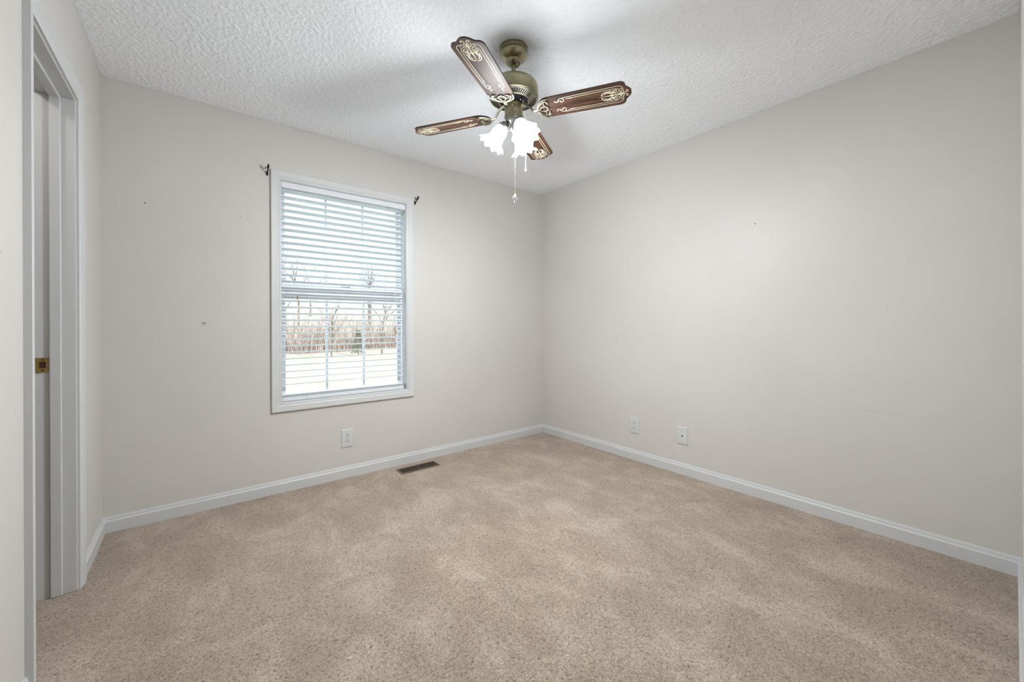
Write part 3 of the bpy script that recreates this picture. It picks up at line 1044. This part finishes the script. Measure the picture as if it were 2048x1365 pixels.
# --- light kit: three arms, sockets, ruffled tulip shades, bulbs
for phi in (180, 300, 60):
    aw = R(phi - YAW)
    dirv = Vector((math.cos(aw), math.sin(aw), 0))
    up = Vector((0, 0, 1))
    P0 = dirv * .018 + up * Z(2.030)
    ax = (dirv * .054 - up * .080).normalized()           # shade axis, mouth outward and down
    neck = dirv * .047 + up * Z(2.029)
    mb = MB()
    mb.tube([dirv * .012 + up * Z(2.038), dirv * .022 + up * Z(2.046), dirv * .030 + up * Z(2.048), neck - ax * .012], [.009, .0085, .0085, .009], 12)
    arm = fpart(mb, 'light_arm', M['pewter'])
    # frame whose +z is the shade axis
    zax = ax; xax = Vector((0, 0, 1)).cross(zax).normalized(); yax = zax.cross(xax)
    T = Matrix.Translation(neck) @ Matrix((xax, yax, zax)).transposed().to_4x4()
    mb = MB(); mb.lathe([(.0001, -.018), (.014, -.018), (.017, -.014), (.0185, -.006), (.0255, -.002), (.0268, .001), (.0265, .010), (.0250, .010), (.0245, .001), (.0001, .0)], 32, T)
    fpart(mb, 'socket', M['pewter'], arm)
    for k_ in range(3):
        a = 2 * PI * k_ / 3 + .6
        s = MB(); s.sphere(T @ Vector((.0275 * math.cos(a), .0275 * math.sin(a), .006)), .0032, 8)
        fpart(s, 'thumb_screw', M['pewter'], arm)

    def ruffle(a, i, r, z, n=10):
        k2 = max(0.0, (z - .055) / .050)
        k2 = min(1.0, k2) ** 1.5
        return r * (1 + .085 * k2 * math.cos(n * a)), z + .006 * k2 * math.cos(n * a)

    mb = MB()
    outer = [(.0225, .002), (.0235, .008), (.0290, .018), (.0335, .032), (.0350, .046), (.0350, .058), (.0370, .070), (.0425, .082), (.0510, .092), (.0590, .0985), (.0625, .1005)]
    inner = [(r_ - .0022, z_ - .0006) for r_, z_ in outer][::-1]
    mb.lathe(outer + inner, 80, T, fn=ruffle)
    shd = fpart(mb, 'glass_shade', M['shade'], angle=60)
    mb = MB()
    mb.lathe([(.0001, .006), (.011, .006), (.012, .020), (.017, .034), (.0215, .048), (.0215, .056), (.017, .067), (.009, .074), (.0001, .076)], 24, T)
    fpart(mb, 'bulb', M['bulb'], shd)
    ld = bpy.data.lights.new('bulb_light', 'AREA')      # the open mouth of the shade
    ld.shape = 'DISK'; ld.size = .105
    ld.energy = LAMP_W; ld.color = (0.93, 0.975, 1.0)
    lo_ = bpy.data.objects.new('bulb_light', ld); col.objects.link(lo_)
    lo_.parent = fan
    lo_.matrix_local = T @ Matrix.Translation((0, 0, .108)) @ Matrix.Rotation(PI, 4, 'X')
    ld = bpy.data.lights.new('bulb_glow', 'POINT')
    ld.energy = 9.0; ld.shadow_soft_size = .05; ld.color = (0.93, 0.975, 1.0)
    lo_ = bpy.data.objects.new('bulb_glow', ld); col.objects.link(lo_); lo_.parent = fan
    lo_.location = T @ Vector((0, 0, .125))

# --- pull chains
aw = lambda x, y: (x * math.cos(R(-YAW)) - y * math.sin(R(-YAW)), x * math.sin(R(-YAW)) + y * math.cos(R(-YAW)))
cx0, cy0 = aw(.004, -.045)
mb = MB()
mb.tube([(cx0 * .9, cy0 * .9, Z(2.078)), (cx0, cy0, Z(2.072)), (cx0, cy0, Z(1.706))], .0005, 6)
z = 2.072
while z > 1.706:
    mb.sphere((cx0, cy0, Z(z)), .0016, 6); z -= .0062
pc = fpart(mb, 'pull_chain', M['chain'])
mb = MB(); mb.lathe([(.0001, Z(1.7075)), (.0028, Z(1.706)), (.0032, Z(1.698)), (.0001, Z(1.697))], 10, Matrix.Translation((cx0, cy0, 0)))
fpart(mb, 'chain_cap', M['vent'], pc)
mb = MB()
mb.lathe([(.0001, Z(1.6985)), (.0030, Z(1.697)), (.0085, Z(1.688)), (.0160, Z(1.6800)), (.0165, Z(1.6785)), (.0090, Z(1.6665)), (.0001, Z(1.6580))], 8, Matrix.Translation((cx0, cy0, 0)))
cr = fpart(mb, 'crystal_pendant', M['crystal'], pc, angle=5); cr['label'] = 'clear faceted crystal pendant'
for p in cr.data.polygons: p.use_smooth = False
cx1, cy1 = aw(.0555, .004)
mb = MB()
ex, ey = aw(.040, .003)
mb.tube([(ex, ey, Z(2.086))] + [(x_, y_, z_) for x_, y_, z_ in ((aw(.050, .004)[0], aw(.050, .004)[1], Z(2.090)), (cx1, cy1, Z(2.080)), (cx1 + .001, cy1, Z(2.04)), (cx1, cy1, Z(1.95)), (cx1 - .002, cy1, Z(1.832)))], .0011, 8)
pc2 = fpart(mb, 'pull_string', M['white_string'])
mb = MB(); mb.lathe([(.0001, Z(1.836)), (.0018, Z(1.834)), (.0036, Z(1.826)), (.0034, Z(1.820)), (.0001, Z(1.818))], 12, Matrix.Translation((cx1 - .002, cy1, 0)))
fpart(mb, 'string_end', M['white_string'], pc2)

# ------------------------------------------------------------------ outdoors
GZ = -0.60
mb = MB()
b0 = 0
mb.box((-25, YB + WT, GZ - .3), (50, 24.5, GZ))
lw = mb.build('lawn', M['lawn']); tag(lw, 'pale winter lawn seen through the window', kind='structure')
mb = MB()
NX, NY = 60, 14
for j_ in range(NY + 1):
    for i in range(NX + 1):
        x = -25 + 75 * i / NX; y = 24.0 + 26 * j_ / NY
        t = max(0, (y - 24.6)) / 26
        z_ = GZ - .05 + (.07 if y > 24 else 0) + 4.2 * t ** 1.1 + .18 * math.sin(x * .7 + y) * min(1, t * 8)
        mb._add([(x, y, z_)])
for j_ in range(NY):
    for i in range(NX):
        a_ = j_ * (NX + 1) + i
        mb.quad([a_, a_ + 1, a_ + NX + 2, a_ + NX + 1])
hl = mb.build('woodland_floor', M['litter']); tag(hl, 'leaf covered woodland ground rising behind the lawn', kind='structure')


def ground(x, y):
    t = max(0, (y - 24.6)) / 26
    return GZ + .02 + 4.2 * t ** 1.1 + .18 * math.sin(x * .7 + y) * min(1, t * 8)


def tree_mesh(seed, h, dense=5):
    rnd = random.Random(seed)
    mb = MB()

    def grow(p, d, ln, r, lev):
        n = 4
        pts = [p.copy()]; rs = [r]
        q = p.copy(); dd = d.copy()
        kids = []
        for i in range(n):
            dd = (dd + Vector((rnd.uniform(-1, 1), rnd.uniform(-1, 1), rnd.uniform(-.2, .6))) * .13).normalized()
            q = q + dd * ln / n
            pts.append(q.copy()); rs.append(r * (1 - .62 * (i + 1) / n))
            kids.append((q.copy(), dd.copy()))
        mb.tube(pts, rs, 5 if lev < 2 else 4)
        if lev >= 4: return
        nk = (dense, 4, 4, 3)[lev]
        for k_ in range(nk):
            qq, d0 = kids[rnd.randrange(1 if lev == 0 else 0, n)]
            a = rnd.uniform(0, 2 * PI); sp = rnd.uniform(.5, 1.0)
            nd = (d0 + Vector((math.cos(a), math.sin(a), rnd.uniform(0, .5))) * sp).normalized()
            grow(qq, nd, ln * rnd.uniform(.45, .68), r * .42, lev + 1)
    grow(Vector((0, 0, 0)), Vector((0, 0, 1)), h * .55, h * .013, 0)
    return mb


tree_protos = []
tspots = []
rt_ = random.Random(3)
for i in range(15):
    x = -1.0 + (i % 5) * 5.6 + (i // 5) * 1.9 + rt_.uniform(-.2, .2)
    y = 30.0 + (i // 5) * 5.6 + rt_.uniform(-.2, .2)
    tspots.append((x, y, rt_.uniform(0, 6.28), rt_.uniform(.9, 1.05)))
for i, (x, y, a, sc) in enumerate(tspots):
    if i < 4:
        o = tree_mesh(11 + i, 6.8, 6).build('bare_tree', M['bark'], smooth=False)
        tree_protos.append(o)
    else:
        o = tree_protos[i % 4].copy(); col.objects.link(o)
    o.location = (x, y, ground(x, y) - .1); o.rotation_euler = (0, 0, a); o.scale = (sc, sc, sc)
    tag(o, 'leafless tree at the wood edge beyond the lawn, seen through the window slats', 'tree', 'bare trees beyond the lawn')
for i, (x, y, sc, lab) in enumerate(((5.8, 23.2, .56, 'slender leafless tree nearest the lawn, left of the dark evergreen'), (8.5, 23.0, .68, 'taller leafless tree nearest the lawn, right of the dark evergreen'))):
    o = tree_protos[i + 1].copy(); col.objects.link(o)
    o.location = (x, y, GZ - .05); o.rotation_euler = (0, 0, 1.3 + i); o.scale = (sc, sc, sc)
    tag(o, lab, 'tree')
    del o['group']
# an evergreen sapling in front of the wood
mb = MB()
rg = random.Random(5)
mb.tube([(0, 0, 0), (0, 0, 2.4)], [.05, .01], 6)
for i in range(900):
    z_ = rg.uniform(.15, 2.4); rr = (.62 * (1 - z_ / 2.5)) * math.sqrt(rg.random()) + .03
    a = rg.uniform(0, 2 * PI)
    p = Vector((rr * math.cos(a), rr * math.sin(a), z_)); e_ = p + Vector((math.cos(a) * .12, math.sin(a) * .12, rg.uniform(-.02, .08)))
    mb.tube([p, e_], [.018, .004], 4)
eg = mb.build('evergreen_sapling', M['evergreen'], smooth=False); eg.location = (7.35, 23.6, GZ); eg.scale = (.65, .65, .6)
tag(eg, 'small dark evergreen standing at the wood edge, seen through the lower window', 'tree')
# thicket of brush: uncountable twigs
mb = MB()
for i in range(5200):
    x = rg.uniform(-3, 22); y = rg.uniform(25.6, 27.3)
    g = ground(x, y)
    hh = rg.uniform(.4, 3.4) * rg.uniform(.35, 1)
    p = Vector((x, y, g - .05)); d = Vector((rg.uniform(-.35, .35), rg.uniform(-.35, .35), 1))
    q = p + d * hh * .5; e_ = q + (d + Vector((rg.uniform(-.5, .5), rg.uniform(-.5, .5), 0))) * hh * .5
    mb.tube([p, q, e_], [.018, .012, .004], 3)
th = mb.build('brush_thicket', M['twig'], smooth=False)
tag(th, 'tan leafless brush along the edge of the wood outside', 'brush', kind='stuff')

# daylight guide in the window opening (sampling portal, gives off no light of its own)
pd = bpy.data.lights.new('window_portal', 'AREA')
pd.shape = 'RECTANGLE'; pd.size = WX1 - WX0; pd.size_y = WZ1 - WZ0
pd.cycles.is_portal = True
po = bpy.data.objects.new('window_portal', pd); col.objects.link(po)
po.location = ((WX0 + WX1) / 2, YB + WT + .02, (WZ0 + WZ1) / 2); po.rotation_euler = (R(-90), 0, 0)
